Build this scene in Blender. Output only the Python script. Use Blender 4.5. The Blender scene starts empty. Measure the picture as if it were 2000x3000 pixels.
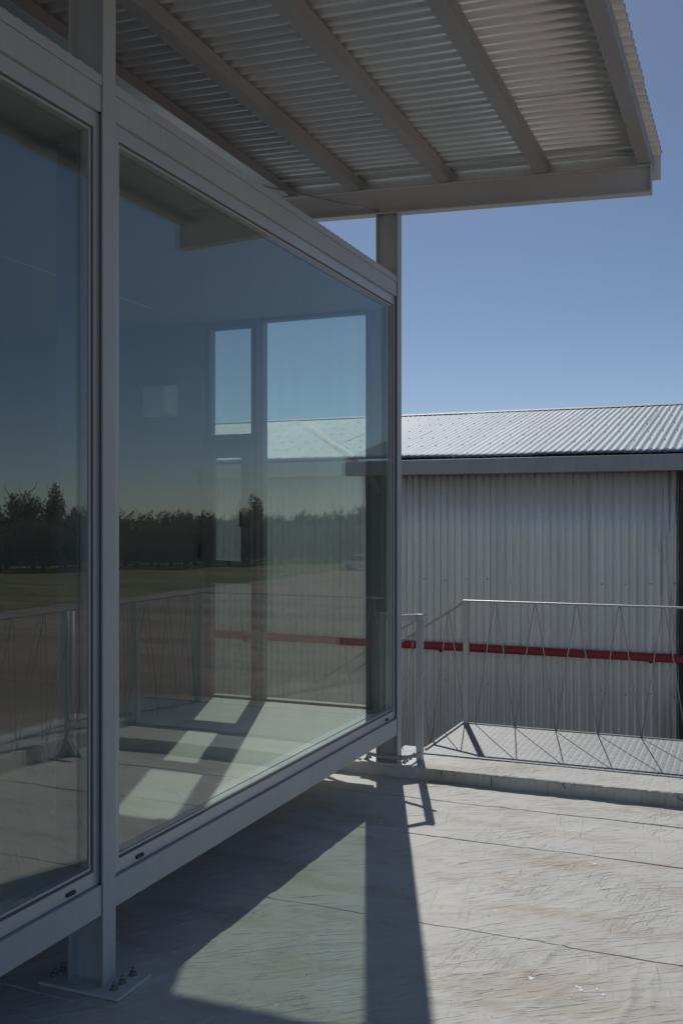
import bpy, bmesh, math, random
import numpy as np
from mathutils import Vector, Matrix

scene = bpy.context.scene
R = math.radians
rnd = random.Random(7)

# ------------------------------------------------------------------ camera, sky, sun, exposure
YAW = math.atan(1203.0 / 2900.0)
cam_d = bpy.data.cameras.new('camera')
cam_d.sensor_fit = 'HORIZONTAL'; cam_d.sensor_width = 24.0; cam_d.lens = 34.8
cam_d.shift_y = 0.009; cam_d.clip_start = 0.05; cam_d.clip_end = 6000
cam = bpy.data.objects.new('camera', cam_d)
cam.location = (2.103, 0.0, 1.66); cam.rotation_euler = (R(90), 0, YAW)
scene.collection.objects.link(cam); scene.camera = cam

SUN_AZ = R(21.0)      # from +Y towards -X
SUN_EL = R(42.4)
world = bpy.data.worlds.new('World'); scene.world = world; world.use_nodes = True
wn = world.node_tree; wn.nodes.clear()
w_out = wn.nodes.new('ShaderNodeOutputWorld'); w_bg = wn.nodes.new('ShaderNodeBackground')
w_sky = wn.nodes.new('ShaderNodeTexSky'); w_sky.sky_type = 'NISHITA'; w_sky.sun_disc = False
w_sky.sun_elevation = SUN_EL; w_sky.sun_rotation = -SUN_AZ
w_sky.altitude = 1500; w_sky.air_density = 0.80; w_sky.dust_density = 0.75; w_sky.ozone_density = 2.3
w_bg.inputs['Strength'].default_value = 0.063
wn.links.new(w_sky.outputs[0], w_bg.inputs[0]); wn.links.new(w_bg.outputs[0], w_out.inputs[0])

sun_d = bpy.data.lights.new('sun', 'SUN'); sun_d.energy = 2.35; sun_d.angle = R(0.53); sun_d.color = (1.0, 0.965, 0.91)
sun = bpy.data.objects.new('sun', sun_d); scene.collection.objects.link(sun)
sdir = Vector((-math.sin(SUN_AZ) * math.cos(SUN_EL), math.cos(SUN_AZ) * math.cos(SUN_EL), math.sin(SUN_EL)))
sun.rotation_euler = sdir.to_track_quat('Z', 'Y').to_euler()
sun.location = (-5, 12, 14)

vs = scene.view_settings
vs.view_transform = 'Standard'; vs.look = 'None'; vs.exposure = 0.0; vs.gamma = 1.0; vs.use_curve_mapping = False
scene.render.engine = 'CYCLES'
cy = scene.cycles
cy.use_denoising = True; cy.max_bounces = 10; cy.diffuse_bounces = 5; cy.glossy_bounces = 6
cy.transparent_max_bounces = 24; cy.transmission_bounces = 6; cy.sample_clamp_indirect = 3.0
cy.caustics_reflective = True; cy.caustics_refractive = False; cy.blur_glossy = 1.0

# ------------------------------------------------------------------ helpers
COL = scene.collection

def link(o, parent=None):
    COL.objects.link(o)
    if parent is not None:
        o.parent = parent
        o.matrix_parent_inverse = Matrix.Identity(4)
    return o

def tag(o, label=None, cat=None, group=None, kind=None):
    if label: o['label'] = label
    if cat: o['category'] = cat
    if group: o['group'] = group
    if kind: o['kind'] = kind
    return o

def thing(name, label, cat, loc=(0, 0, 0), group=None):
    o = bpy.data.objects.new(name, None); o.empty_display_size = 0.1; o.location = loc
    COL.objects.link(o)
    return tag(o, label, cat, group)

class MB:
    """collects shapes in world coordinates; build() links them as one mesh object"""
    def __init__(s): s.v = []; s.f = []; s.sm = []
    def add(s, vs_, fs_, smooth=False):
        n = len(s.v); s.v += [tuple(p) for p in vs_]
        for f in fs_: s.f.append(tuple(i + n for i in f)); s.sm.append(smooth)
        return s
    def box(s, x0, x1, y0, y1, z0, z1):
        v = [(x0,y0,z0),(x1,y0,z0),(x1,y1,z0),(x0,y1,z0),(x0,y0,z1),(x1,y0,z1),(x1,y1,z1),(x0,y1,z1)]
        return s.add(v, [(0,3,2,1),(4,5,6,7),(0,1,5,4),(1,2,6,5),(2,3,7,6),(3,0,4,7)])
    def hexa(s, b, t):   # bottom 4 pts, top 4 pts
        return s.add(list(b) + list(t), [(0,3,2,1),(4,5,6,7),(0,1,5,4),(1,2,6,5),(2,3,7,6),(3,0,4,7)])
    def bar(s, a, b, w, h, up=(0, 0, 1)):   # rectangular bar between two points
        a = Vector(a); b = Vector(b); d = (b - a).normalized(); u = Vector(up)
        r = d.cross(u).normalized(); u = r.cross(d).normalized()
        pts = []
        for p in (a, b):
            pts.append([p - r*w/2 - u*h/2, p + r*w/2 - u*h/2, p + r*w/2 + u*h/2, p - r*w/2 + u*h/2])
        return s.add(pts[0] + pts[1], [(0,1,2,3),(7,6,5,4),(0,4,5,1),(1,5,6,2),(2,6,7,3),(3,7,4,0)])
    def tube(s, path, r, n=10, cap=True):
        P = [Vector(p) for p in path]; rings = []
        prev = None
        for i, p in enumerate(P):
            t = (P[min(i+1, len(P)-1)] - P[max(i-1, 0)]).normalized()
            if prev is None:
                ref = Vector((0,0,1)) if abs(t.z) < .9 else Vector((1,0,0))
                a = t.cross(ref).normalized()
            else:
                a = (prev - t * prev.dot(t)).normalized()
            prev = a; b = t.cross(a)
            rr = r[i] if isinstance(r, (list, tuple)) else r
            rings.append([p + (a*math.cos(2*math.pi*k/n) + b*math.sin(2*math.pi*k/n))*rr for k in range(n)])
        base = len(s.v)
        for rg in rings: s.v += [tuple(p) for p in rg]
        for i in range(len(P)-1):
            for k in range(n):
                k2 = (k+1) % n
                s.f.append((base+i*n+k, base+i*n+k2, base+(i+1)*n+k2, base+(i+1)*n+k)); s.sm.append(True)
        if cap:
            s.f.append(tuple(base+k for k in reversed(range(n)))); s.sm.append(False)
            s.f.append(tuple(base+(len(P)-1)*n+k for k in range(n))); s.sm.append(False)
        return s
    def cyl(s, c, r, h, n=12):  # vertical
        return s.tube([(c[0],c[1],c[2]), (c[0],c[1],c[2]+h)], r, n)
    def mesh(s, name, mat):
        me = bpy.data.meshes.new(name); me.from_pydata(s.v, [], s.f)
        me.polygons.foreach_set('use_smooth', s.sm)
        if mat is not None: me.materials.append(mat)
        me.update(); return me
    def build(s, name, mat, parent=None, bevel=0.0, origin=None):
        off = Vector((0,0,0))
        if parent is not None:
            p = parent
            while p is not None: off += Vector(p.location); p = p.parent
        o0 = Vector(origin) if origin is not None else off
        s.v = [(x-o0.x, y-o0.y, z-o0.z) for x, y, z in s.v]
        o = bpy.data.objects.new(name, s.mesh(name, mat)); o.location = o0 - off
        link(o, parent)
        if bevel:
            m = o.modifiers.new('bevel', 'BEVEL'); m.width = bevel; m.segments = 2; m.limit_method = 'ANGLE'; m.angle_limit = R(40)
            m.harden_normals = False
        return o

# ------------------------------------------------------------------ materials
class NT:
    def __init__(s, name):
        s.m = bpy.data.materials.new(name); s.m.use_nodes = True; s.t = s.m.node_tree; s.t.nodes.clear()
        s.out = s.n('ShaderNodeOutputMaterial')
    def n(s, typ, **kw):
        nd = s.t.nodes.new(typ)
        for k, v in kw.items():
            if k in nd.inputs.keys() if hasattr(nd.inputs, 'keys') else False: nd.inputs[k].default_value = v
            else: setattr(nd, k, v)
        return nd
    def l(s, a, b): s.t.links.new(a, b)
    def val(s, sock, v):
        if isinstance(v, bpy.types.NodeSocket): s.l(v, sock)
        else: sock.default_value = v
    def math(s, op, a, b=None, clamp=False):
        nd = s.t.nodes.new('ShaderNodeMath'); nd.operation = op; nd.use_clamp = clamp
        s.val(nd.inputs[0], a)
        if b is not None: s.val(nd.inputs[1], b)
        return nd.outputs[0]
    def coord(s, scale=(1,1,1), rot=(0,0,0), loc=(0,0,0), src='Object'):
        tc = s.t.nodes.new('ShaderNodeTexCoord'); mp = s.t.nodes.new('ShaderNodeMapping')
        mp.inputs['Scale'].default_value = scale; mp.inputs['Rotation'].default_value = rot; mp.inputs['Location'].default_value = loc
        s.l(tc.outputs[src], mp.inputs[0]); return mp.outputs[0]
    def pos(s, scale=(1,1,1), rot=(0,0,0), loc=(0,0,0)):
        g = s.t.nodes.new('ShaderNodeNewGeometry'); mp = s.t.nodes.new('ShaderNodeMapping')
        mp.inputs['Scale'].default_value = scale; mp.inputs['Rotation'].default_value = rot; mp.inputs['Location'].default_value = loc
        s.l(g.outputs['Position'], mp.inputs[0]); return mp.outputs[0]
    def noise(s, vec, scale=5, detail=4, rough=.5, dist=0, out=0):
        nd = s.t.nodes.new('ShaderNodeTexNoise'); s.l(vec, nd.inputs['Vector'])
        nd.inputs['Scale'].default_value = scale; nd.inputs['Detail'].default_value = detail
        nd.inputs['Roughness'].default_value = rough; nd.inputs['Distortion'].default_value = dist
        return nd.outputs[out]
    def voro(s, vec, scale=5, feature='F1', out=0):
        nd = s.t.nodes.new('ShaderNodeTexVoronoi'); nd.feature = feature; s.l(vec, nd.inputs['Vector'])
        nd.inputs['Scale'].default_value = scale; return nd.outputs[out]
    def ramp(s, fac, stops):
        nd = s.t.nodes.new('ShaderNodeValToRGB'); s.l(fac, nd.inputs[0])
        el = nd.color_ramp.elements
        while len(el) < len(stops): el.new(0.5)
        for e, (p, c) in zip(el, stops):
            e.position = p; e.color = (c[0], c[1], c[2], 1) if isinstance(c, (tuple, list)) else (c, c, c, 1)
        return nd.outputs[0]
    def mix(s, fac, a, b, mode='MIX'):
        nd = s.t.nodes.new('ShaderNodeMix'); nd.data_type = 'RGBA'; nd.blend_type = mode
        s.val(nd.inputs['Factor'], fac)
        for k, c in (('A', a), ('B', b)):
            sk = [i for i in nd.inputs if i.name == k and i.type == 'RGBA'][0]
            if isinstance(c, bpy.types.NodeSocket): s.l(c, sk)
            else: sk.default_value = (c[0], c[1], c[2], 1)
        return [o for o in nd.outputs if o.type == 'RGBA'][0]
    def bump(s, h, strength=.3, dist=.01, normal=None):
        nd = s.t.nodes.new('ShaderNodeBump'); nd.inputs['Strength'].default_value = strength; nd.inputs['Distance'].default_value = dist
        s.l(h, nd.inputs['Height'])
        if normal is not None: s.l(normal, nd.inputs['Normal'])
        return nd.outputs[0]
    def bsdf(s, color, rough=.5, metal=0.0, normal=None, spec=.5, **kw):
        b = s.t.nodes.new('ShaderNodeBsdfPrincipled')
        if isinstance(color, bpy.types.NodeSocket): s.l(color, b.inputs['Base Color'])
        else: b.inputs['Base Color'].default_value = (*color, 1)
        s.val(b.inputs['Roughness'], rough); s.val(b.inputs['Metallic'], metal)
        b.inputs['Specular IOR Level'].default_value = spec
        if normal is not None: s.l(normal, b.inputs['Normal'])
        for k, v in kw.items(): s.val(b.inputs[k], v)
        s.l(b.outputs[0], s.out.inputs[0]); return b

def mat_paint(name, c, rough=.45, var=.10, metal=0.0, spec=.5, bumpk=.05):
    t = NT(name); p = t.pos()
    n1 = t.noise(p, 2.2, 5, .6); n2 = t.noise(p, 60, 3, .6); n3 = t.noise(t.pos((14, 14, 1.2)), 3, 4, .6)
    f = t.ramp(t.math('ADD', t.math('MULTIPLY', n1, .6), t.math('MULTIPLY', n3, .4)), [(.3, 0), (.7, 1)])
    col = t.mix(f, [x*(1-var) for x in c], [min(1, x*(1+var)) for x in c])
    sp = t.ramp(t.noise(p, 130, 2, .5), [(.74, 0), (.79, 1)])
    col = t.mix(t.math('MULTIPLY', sp, .35), col, (c[0]*.45, c[1]*.4, c[2]*.35))
    ro = t.math('ADD', rough - .06, t.math('MULTIPLY', n2, .12))
    t.bsdf(col, ro, metal, t.bump(n2, bumpk, .002), spec); return t.m

def mat_plain(name, c, rough=.5, metal=0.0):
    t = NT(name); p = t.pos(); n = t.noise(p, 9, 4, .6)
    col = t.mix(n, [x*.88 for x in c], [min(1, x*1.1) for x in c])
    t.bsdf(col, rough, metal, t.bump(t.noise(p, 90, 2), .05, .002)); return t.m

def mat_galv(name, c, rough=.38, metal=.85, spangle=90, streak=(1, 1, 1), var=.16, dirt=(.16, .13, .10), dirtk=.25, bumpk=.02, stain=None, spec=.5):
    t = NT(name); p = t.pos()
    spv = t.ramp(t.noise(p, spangle, 2, .5), [(.35, 0), (.65, 1)])
    n1 = t.noise(t.pos(streak), 1.0, 6, .62); n2 = t.noise(p, 30, 3, .6)
    col = t.mix(spv, [x*(1-var) for x in c], [min(1, x*(1+var)) for x in c])
    col = t.mix(t.ramp(n1, [(.35, 0), (.75, 1)]), col, [x*.82 for x in c])
    col = t.mix(t.math('MULTIPLY', t.ramp(t.noise(t.pos(streak, loc=(3, 5, 1)), 2.3, 6, .7), [(.5, 0), (.78, 1)]), dirtk), col, dirt)
    if stain is not None: col = stain(t, col)
    ro = t.math('ADD', rough - .03, t.math('MULTIPLY', t.noise(t.pos(streak), .6, 2, .5), .06))
    t.bsdf(col, ro, metal, t.bump(n2, bumpk, .002), spec); return t.m

def rust_right(t, col):
    # rust running down the wall next to the shed corner
    g = t.pos(); sx = t.n('ShaderNodeSeparateXYZ'); t.l(g, sx.inputs[0])
    m = t.math('DIVIDE', t.math('SUBTRACT', sx.outputs[0], 1.1), 0.4, True)
    n = t.ramp(t.noise(t.pos((13, 4, .5)), 2.0, 5, .65), [(.46, 0), (.6, 1)])
    k = t.math('MULTIPLY', t.math('MULTIPLY', m, n), .6)
    col = t.mix(k, col, (.055, .032, .024))
    # grime line where water drips on to the pipe
    return col

def mat_glass(name, tint, f0, dust=.062):
    t = NT(name)
    g = t.n('ShaderNodeNewGeometry')
    vm = t.n('ShaderNodeVectorMath'); vm.operation = 'DOT_PRODUCT'
    t.l(g.outputs['Incoming'], vm.inputs[0]); t.l(g.outputs['Normal'], vm.inputs[1])
    c = t.math('ABSOLUTE', vm.outputs['Value'])
    k = t.math('POWER', t.math('SUBTRACT', 1.0, c, True), 5.0)
    F = t.math('ADD', f0, t.math('MULTIPLY', k, .42), True)
    tp = t.n('ShaderNodeBsdfTransparent'); tp.inputs[0].default_value = (*tint, 1)
    gl = t.n('ShaderNodeBsdfGlossy'); gl.inputs['Roughness'].default_value = 0.0
    gl.inputs['Color'].default_value = (.96, .98, .98, 1)
    w = t.noise(t.pos((1, 1, 1)), 1.1, 2, .5)
    bn = t.bump(w, .02, .06); t.l(bn, gl.inputs['Normal'])
    mx = t.n('ShaderNodeMixShader'); t.l(F, mx.inputs[0]); t.l(tp.outputs[0], mx.inputs[1]); t.l(gl.outputs[0], mx.inputs[2])
    # thin film of dust with water streaks
    du = t.math('MULTIPLY', t.ramp(t.noise(t.pos((7, 7, .6)), 1.6, 5, .65), [(.3, .35), (.75, 1)]), dust)
    df = t.n('ShaderNodeBsdfDiffuse'); df.inputs[0].default_value = (.55, .53, .49, 1)
    tl = t.n('ShaderNodeBsdfTranslucent'); tl.inputs[0].default_value = (.55, .53, .49, 1)
    dm = t.n('ShaderNodeMixShader'); dm.inputs[0].default_value = .5; t.l(df.outputs[0], dm.inputs[1]); t.l(tl.outputs[0], dm.inputs[2])
    m2 = t.n('ShaderNodeMixShader'); t.l(du, m2.inputs[0]); t.l(mx.outputs[0], m2.inputs[1]); t.l(dm.outputs[0], m2.inputs[2])
    t.l(m2.outputs[0], t.out.inputs[0]); return t.m

def mat_membrane(name, c):
    t = NT(name); p = t.pos()
    big = t.noise(p, .9, 5, .6); mid = t.noise(p, 5, 5, .6); fine = t.noise(p, 70, 4, .6)
    def ridge(rot, sc, lo, hi, dist, loc):
        mp = t.t.nodes.new('ShaderNodeMapping'); mp.inputs['Scale'].default_value = (sc[0], sc[1], 1); mp.inputs['Location'].default_value = loc
        t.l(t.pos((1, 1, 1), (0, 0, R(rot))), mp.inputs[0]); n = t.noise(mp.outputs[0], 1.0, 3, .5, dist)
        return t.ramp(n, [(lo, 0), (lo+.13, 1)])
    m1 = t.ramp(t.noise(p, 1.5, 3, .5), [(.50, 0), (.62, 1)])
    m2 = t.ramp(t.noise(t.pos(loc=(4, 9, 2)), 1.3, 3, .5), [(.50, 0), (.60, 1)])
    m3 = t.ramp(t.noise(t.pos(loc=(11, 2, 5)), 1.6, 3, .5), [(.50, 0), (.60, 1)])
    r1 = t.math('MULTIPLY', ridge(-30, (1.5, 28), .545, 1, .6, (0, 0, 0)), m1)
    r2 = t.math('MULTIPLY', ridge(-66, (2.0, 32), .555, 1, .6, (5, 1, 0)), m2)
    r3 = t.math('MULTIPLY', ridge(-46, (1.2, 38), .55, 1, .5, (2, 7, 0)), m3)
    r4 = t.math('MULTIPLY', ridge(82, (2.2, 26), .60, 1, .9, (9, 3, 0)), t.math('SUBTRACT', 1.0, m1))
    f1 = ridge(-38, (7, 70), .56, 1, .8, (3, 3, 0)); f2 = ridge(-80, (8, 64), .58, 1, .8, (8, 2, 0))
    finew = t.math('MAXIMUM', t.math('MULTIPLY', f1, t.math('SUBTRACT', 1.0, m2)), t.math('MULTIPLY', f2, m3))
    amp = t.ramp(t.noise(t.pos(loc=(6, 4, 3)), 3.1, 3, .6), [(.30, .12), (.68, 1)])
    rid = t.math('MULTIPLY', amp, t.math('MAXIMUM', t.math('MAXIMUM', r1, t.math('MULTIPLY', r2, .6)), t.math('MAXIMUM', r3, t.math('MULTIPLY', r4, .5))))
    col = t.mix(t.ramp(big, [(.3, 0), (.7, 1)]), c, (c[0]*.80, c[1]*.79, c[2]*.77))
    brown = t.ramp(t.noise(t.pos((1.2, 3.2, 1), (0, 0, R(35)), (2, 1, 0)), 1.2, 6, .68), [(.50, 0), (.66, 1)])
    col = t.mix(t.math('MULTIPLY', brown, .75), col, (c[0]*.72, c[1]*.62, c[2]*.54))
    col = t.mix(t.math('MULTIPLY', t.ramp(rid, [(.5, 0), (1, 1)]), .20), col, (c[0]*.5, c[1]*.46, c[2]*.42))
    ye = t.ramp(t.noise(t.pos((1.2, 2.0, 1), loc=(7, 3, 1)), 2.3, 2, .5), [(.70, 0), (.78, 1)])
    col = t.mix(t.math('MULTIPLY', ye, .35), col, (.42, .30, .13))
    # drops of white paint and dark grit
    v = t.voro(t.pos((9, 9, 0)), 1.0); vmask = t.ramp(t.noise(t.pos(loc=(1, 8, 0)), 2.2, 2), [(.52, 0), (.6, 1)])
    drop = t.math('MULTIPLY', t.math('LESS_THAN', t.math('ADD', v, t.math('MULTIPLY', fine, .1)), .125), vmask)
    col = t.mix(drop, col, (.82, .82, .80))
    v2 = t.voro(t.pos((6, 6, 0), loc=(3, 3, 0)), 1.0)
    grit = t.math('LESS_THAN', t.math('ADD', v2, t.math('MULTIPLY', fine, .12)), .085)
    col = t.mix(t.math('MULTIPLY', grit, .7), col, (.07, .06, .055))
    h = t.math('ADD', t.math('ADD', t.math('MULTIPLY', rid, .55), t.math('MULTIPLY', finew, .28)), t.math('ADD', t.math('MULTIPLY', mid, .16), t.math('MULTIPLY', fine, .04)))
    nrm = t.bump(h, 1.0, .010)
    t.bsdf(col, t.math('ADD', .55, t.math('MULTIPLY', mid, .2)), 0, nrm, .35); return t.m

def mat_ground(name, a, b, c2, s1=.25, s2=3):
    t = NT(name); p = t.pos()
    n1 = t.noise(p, s1, 6, .6); n2 = t.noise(p, s2, 5, .65); n3 = t.noise(t.pos((.05, .35, 1), (0, 0, R(20))), 1, 5, .6)
    col = t.mix(t.ramp(n1, [(.35, 0), (.65, 1)]), a, b)
    col = t.mix(t.ramp(n2, [(.4, 0), (.7, 1)]), col, c2)
    col = t.mix(t.math('MULTIPLY', t.ramp(n3, [(.48, 0), (.58, 1)]), .6), col, [x*.55 for x in a])
    t.bsdf(col, .95, 0, t.bump(n2, .5, .08), .15); return t.m

def mat_wood(name):
    t = NT(name)
    g = t.noise(t.pos((1.1, 26, 26)), 1.0, 6, .62, .6); g2 = t.noise(t.pos((.5, 5, 5)), 1.0, 3)
    col = t.mix(t.ramp(g, [(.3, 0), (.7, 1)]), (.62, .60, .54), (.74, .72, .66))
    col = t.mix(t.math('MULTIPLY', g2, .25), col, (.42, .39, .34))
    t.bsdf(col, .42, 0, t.bump(g, .04, .002), .4); return t.m

def mat_leaf(name, a, b):
    t = NT(name); oi = t.n('ShaderNodeObjectInfo')
    n = t.noise(t.coord(), .9, 3, .6)
    f = t.math('ADD', t.math('MULTIPLY', n, .8), t.math('MULTIPLY', oi.outputs['Random'], .3))
    col = t.mix(t.ramp(f, [(.25, 0), (.8, 1)]), a, b)
    bs = t.bsdf(col, .6, 0, None, .3)
    tr = t.n('ShaderNodeBsdfTranslucent'); t.l(col, tr.inputs[0])
    mx = t.n('ShaderNodeMixShader'); mx.inputs[0].default_value = .5
    t.l(bs.outputs[0], mx.inputs[1]); t.l(tr.outputs[0], mx.inputs[2]); t.l(mx.outputs[0], t.out.inputs[0]); return t.m

M = {}
M['steel'] = mat_paint('grey_steel_paint', (.53, .54, .53), .42, .09)
M['steel2'] = mat_paint('grey_beam_paint', (.66, .655, .645), .45, .06)
M['purlin'] = mat_paint('purlin_paint', (.40, .40, .395), .45, .08)
M['frame'] = mat_paint('anodised_frame', (.58, .59, .60), .36, .05, .25)
M['gasket'] = mat_plain('rubber_gasket', (.17, .155, .13), .6)
M['black'] = mat_plain('black_plastic', (.02, .02, .022), .4)
M['boxwhite'] = mat_paint('white_plastic', (.66, .66, .65), .5, .03, spec=.3, bumpk=.02)
M['spot'] = mat_plain('white_paint_drop', (.93, .93, .92), .5)
M['ceil'] = mat_paint('ceiling_paint', (.42, .42, .42), .7, .03, spec=.2, bumpk=.02)
M['framein'] = mat_paint('inner_frame', (.24, .25, .26), .45, .04)
M['white'] = mat_paint('interior_grey_white', (.33, .33, .32), .7, .03, spec=.25, bumpk=.03)
M['canopy_sheet'] = mat_galv('galvanised_canopy_sheet', (.92, .95, .94), .30, .45, 120, (.35, 3, 1), .03, dirtk=.06, bumpk=.0)
M['shed_wall'] = mat_galv('weathered_wall_sheet', (.93, .965, .90), .34, .35, 90, (9, 9, .45), .10, (.30, .26, .22), .22, stain=rust_right)
M['shed_roof'] = mat_galv('bright_roof_sheet', (.31, .40, .46), .60, .10, 40, (5, .5, 1), .12, (.25, .20, .15), .22, spec=.25)
M['pavroof'] = mat_galv('light_roof_sheet', (.78, .80, .80), .45, .2, 60, (1, 1, 1), .06, dirtk=.1)
M['gutter'] = mat_paint('zinc_gutter', (.44, .47, .50), .5, .15, .15)
M['trim'] = mat_plain('dark_rusty_trim', (.09, .068, .055), .75)
M['galv'] = mat_galv('galvanised_bar', (.50, .50, .49), .42, .7, 60, (4, 4, 4), .1, dirtk=.1)
M['red'] = mat_paint('red_pipe_paint', (.46, .050, .046), .5, .16)
M['conduit'] = mat_plain('grey_conduit', (.42, .42, .41), .5)
M['plate'] = mat_galv('tread_plate', (.31, .32, .325), .5, .25, 20, (1, 1, 1), .10, dirtk=.18)
M['membrane'] = mat_membrane('painted_membrane', (.74, .735, .685))
M['concrete'] = mat_plain('grey_render', (.30, .29, .28), .85)
M['bolt'] = mat_plain('zinc_bolt', (.36, .36, .35), .45, .6)
M['wood'] = mat_wood('pale_floor')
M['led'] = mat_plain('led_diffuser', (.80, .66, .56), .5)
M['glass'] = mat_glass('window_glass', (.935, .985, .96), .125)
M['glass_screen'] = mat_glass('screened_glass', (.78, .82, .80), .10)
M['dirt'] = mat_ground('yard_dirt', (.37, .285, .235), (.43, .34, .285), (.27, .20, .165), .12, 1.6)
M['grass'] = mat_ground('dry_grass', (.15, .15, .06), (.36, .27, .15), (.09, .11, .04), .09, 2.5)
M['leaf_a'] = mat_leaf('olive_leaves', (.105, .10, .058), (.18, .17, .10))
M['leaf_b'] = mat_leaf('poplar_leaves', (.085, .10, .040), (.17, .18, .075))
M['bark'] = mat_plain('bark', (.09, .07, .055), .9)
M['car'] = mat_paint('white_car_paint', (.72, .72, .72), .25, .03)
M['tyre'] = mat_plain('tyre_rubber', (.025, .025, .025), .85)

# ------------------------------------------------------------------ setting: ground
ZG = -3.5
g = MB().add([(-1500,-1500,ZG),(1500,-1500,ZG),(1500,2500,ZG),(-1500,2500,ZG)], [(0,1,2,3)]).build('ground', M['dirt'])
tag(g, 'bare reddish brown dirt yard below the roof', 'ground', kind='structure')
gv = []; gf = []; rr = random.Random(3)
NYG = 60
for i in range(NYG+1):
    y = -60 + i*5.5
    gv.append((35.6 + rr.uniform(-.5,.5) + .3*math.sin(i*.7), y, ZG+.02)); gv.append((900, y, ZG+.02))
for i in range(NYG): gf.append((2*i, 2*i+1, 2*i+3, 2*i+2))
g = MB().add(gv, gf).build('grass_field', M['grass'])
tag(g, 'dry yellow green grass field beyond the dirt yard', 'grass', kind='structure')

# ------------------------------------------------------------------ roof deck with membrane strips, kerb and parapet
deck = MB().box(-9, 2.28, -14, 6.30, -.35, -.006).build('roof_deck', M['membrane'])
tag(deck, 'flat roof covered with wrinkled pale grey painted membrane', 'roof', kind='structure')
MB().box(-8.9, 2.2, -13.9, 6.2, ZG, -.352).build('building_wall', M['concrete'], deck)

def vnoise(X, Y, seed, scale):
    r = np.random.RandomState(seed); n = 64; tab = r.rand(n, n)
    x = X*scale; y = Y*scale; xi = np.floor(x).astype(int); yi = np.floor(y).astype(int)
    fx = x-xi; fy = y-yi; fx = fx*fx*(3-2*fx); fy = fy*fy*(3-2*fy)
    a = tab[xi % n, yi % n]; b = tab[(xi+1) % n, yi % n]; c = tab[xi % n, (yi+1) % n]; d = tab[(xi+1) % n, (yi+1) % n]
    return (a*(1-fx)+b*fx)*(1-fy)+(c*(1-fx)+d*fx)*fy

CREASES = [  # polylines of raised creases on the membrane (x, y), height, width
    ([(1.08,3.26),(1.264,3.428),(1.348,3.615),(1.397,3.772),(1.44,3.92)], .0085, .012),
    ([(1.0,3.30),(1.2,3.50),(1.3,3.7),(1.34,3.85)], .004, .008),
    ([(.92,3.50),(1.1,3.66),(1.25,3.80)], .004, .008),
    ([(1.1,4.30),(1.35,4.42),(1.6,4.62),(1.78,4.86)], .004, .009),
    ([(1.05,4.45),(1.3,4.50),(1.62,4.74)], .003, .008),
    ([(.6,4.2),(.8,4.6),(1.0,4.88)], .004, .009),
    ([(.35,3.2),(.55,3.7),(.72,4.2)], .004, .009),
    ([(.15,3.4),(.3,3.9),(.36,4.4)], .004, .008),
    ([(-.2,3.3),(.1,3.7),(.2,4.15)], .004, .010),
    ([(1.66,3.0),(1.72,3.5),(1.70,3.84)], .005, .009),
    ([(1.78,2.9),(1.80,3.4),(1.76,3.8)], .004, .008),
    ([(1.55,4.0),(1.60,4.4),(1.66,4.8)], .003, .008),
]
def crease_h(X, Y):
    H = np.zeros_like(X)
    wob = (vnoise(X, Y, 5, 9)-.5)*.03
    for pl, h, w in CREASES:
        best = np.full_like(X, 9.)
        for (ax, ay), (bx, by) in zip(pl[:-1], pl[1:]):
            dx, dy = bx-ax, by-ay; L = dx*dx+dy*dy
            t = np.clip(((X-ax)*dx+(Y-ay)*dy)/L, 0, 1)
            best = np.minimum(best, np.hypot(X+wob-(ax+t*dx), Y+wob-(ay+t*dy)))
        H = np.maximum(H, h*np.exp(-(best/w)**2)*(.5+vnoise(X, Y, 8, 6)))
    return H

def strip(y0, y1, k, fine):
    x0, x1 = (-.9, 2.28) if fine else (-9, 2.28)
    nx = int((x1-x0)/(.011 if fine else .12)); ny = int((y1-y0)/(.011 if fine else .12))
    xs = np.linspace(x0, x1, nx+1); us = np.linspace(0, 1, ny+1)
    X, U = np.meshgrid(xs, us)
    e0 = y0 + (vnoise(X, X*0+k, 11+k, 2.3)-.5)*.012 + (vnoise(X, X*0, 31+k, 11)-.5)*.006
    e1 = np.full_like(X, y1)
    Y = e0 + (e1-e0)*U
    Z = np.full_like(X, -.001)
    lap = np.clip(1-(Y-e0)/.10, 0, 1); Z += .0030*np.sqrt(lap)*np.clip((vnoise(X, X*0+k, 77, 1.7)-.40)*1.8, .03, .9)                      # front edge lies on the strip before it
    Z += (vnoise(X, Y, 2, 1.2)-.5)*.005 + (vnoise(X, Y, 3, 4.5)-.5)*.0035
    if fine:
        c, s = math.cos(.42), math.sin(.42)
        Z += np.maximum(0, vnoise(X*c+Y*s, (-X*s+Y*c)*9, 6, 2.6)-.60)*.010
        c, s = math.cos(1.15), math.sin(1.15)
        Z += np.maximum(0, vnoise(X*c+Y*s, (-X*s+Y*c)*10, 9, 2.2)-.62)*.010
        Z += crease_h(X, Y)
    V = np.stack([X, Y, Z], -1).reshape(-1, 3)
    idx = np.arange((nx+1)*(ny+1)).reshape(ny+1, nx+1)
    F = np.stack([idx[:-1,:-1], idx[:-1,1:], idx[1:,1:], idx[1:,:-1]], -1).reshape(-1, 4)
    # turned down front edge
    n0 = len(V); low = V[idx[0]].copy(); low[:, 2] -= .0022; low[:, 1] += .001
    V = np.vstack([V, low]); L = n0+np.arange(nx+1)
    F = np.vstack([F, np.stack([L[:-1], L[1:], idx[0,1:], idx[0,:-1]], -1)])
    me = bpy.data.meshes.new('membrane_strip'); me.from_pydata(V.tolist(), [], F.tolist())
    me.polygons.foreach_set('use_smooth', [True]*len(me.polygons)); me.materials.append(M['membrane'])
    o = bpy.data.objects.new('membrane_strip', me); link(o, deck); return o
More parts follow.
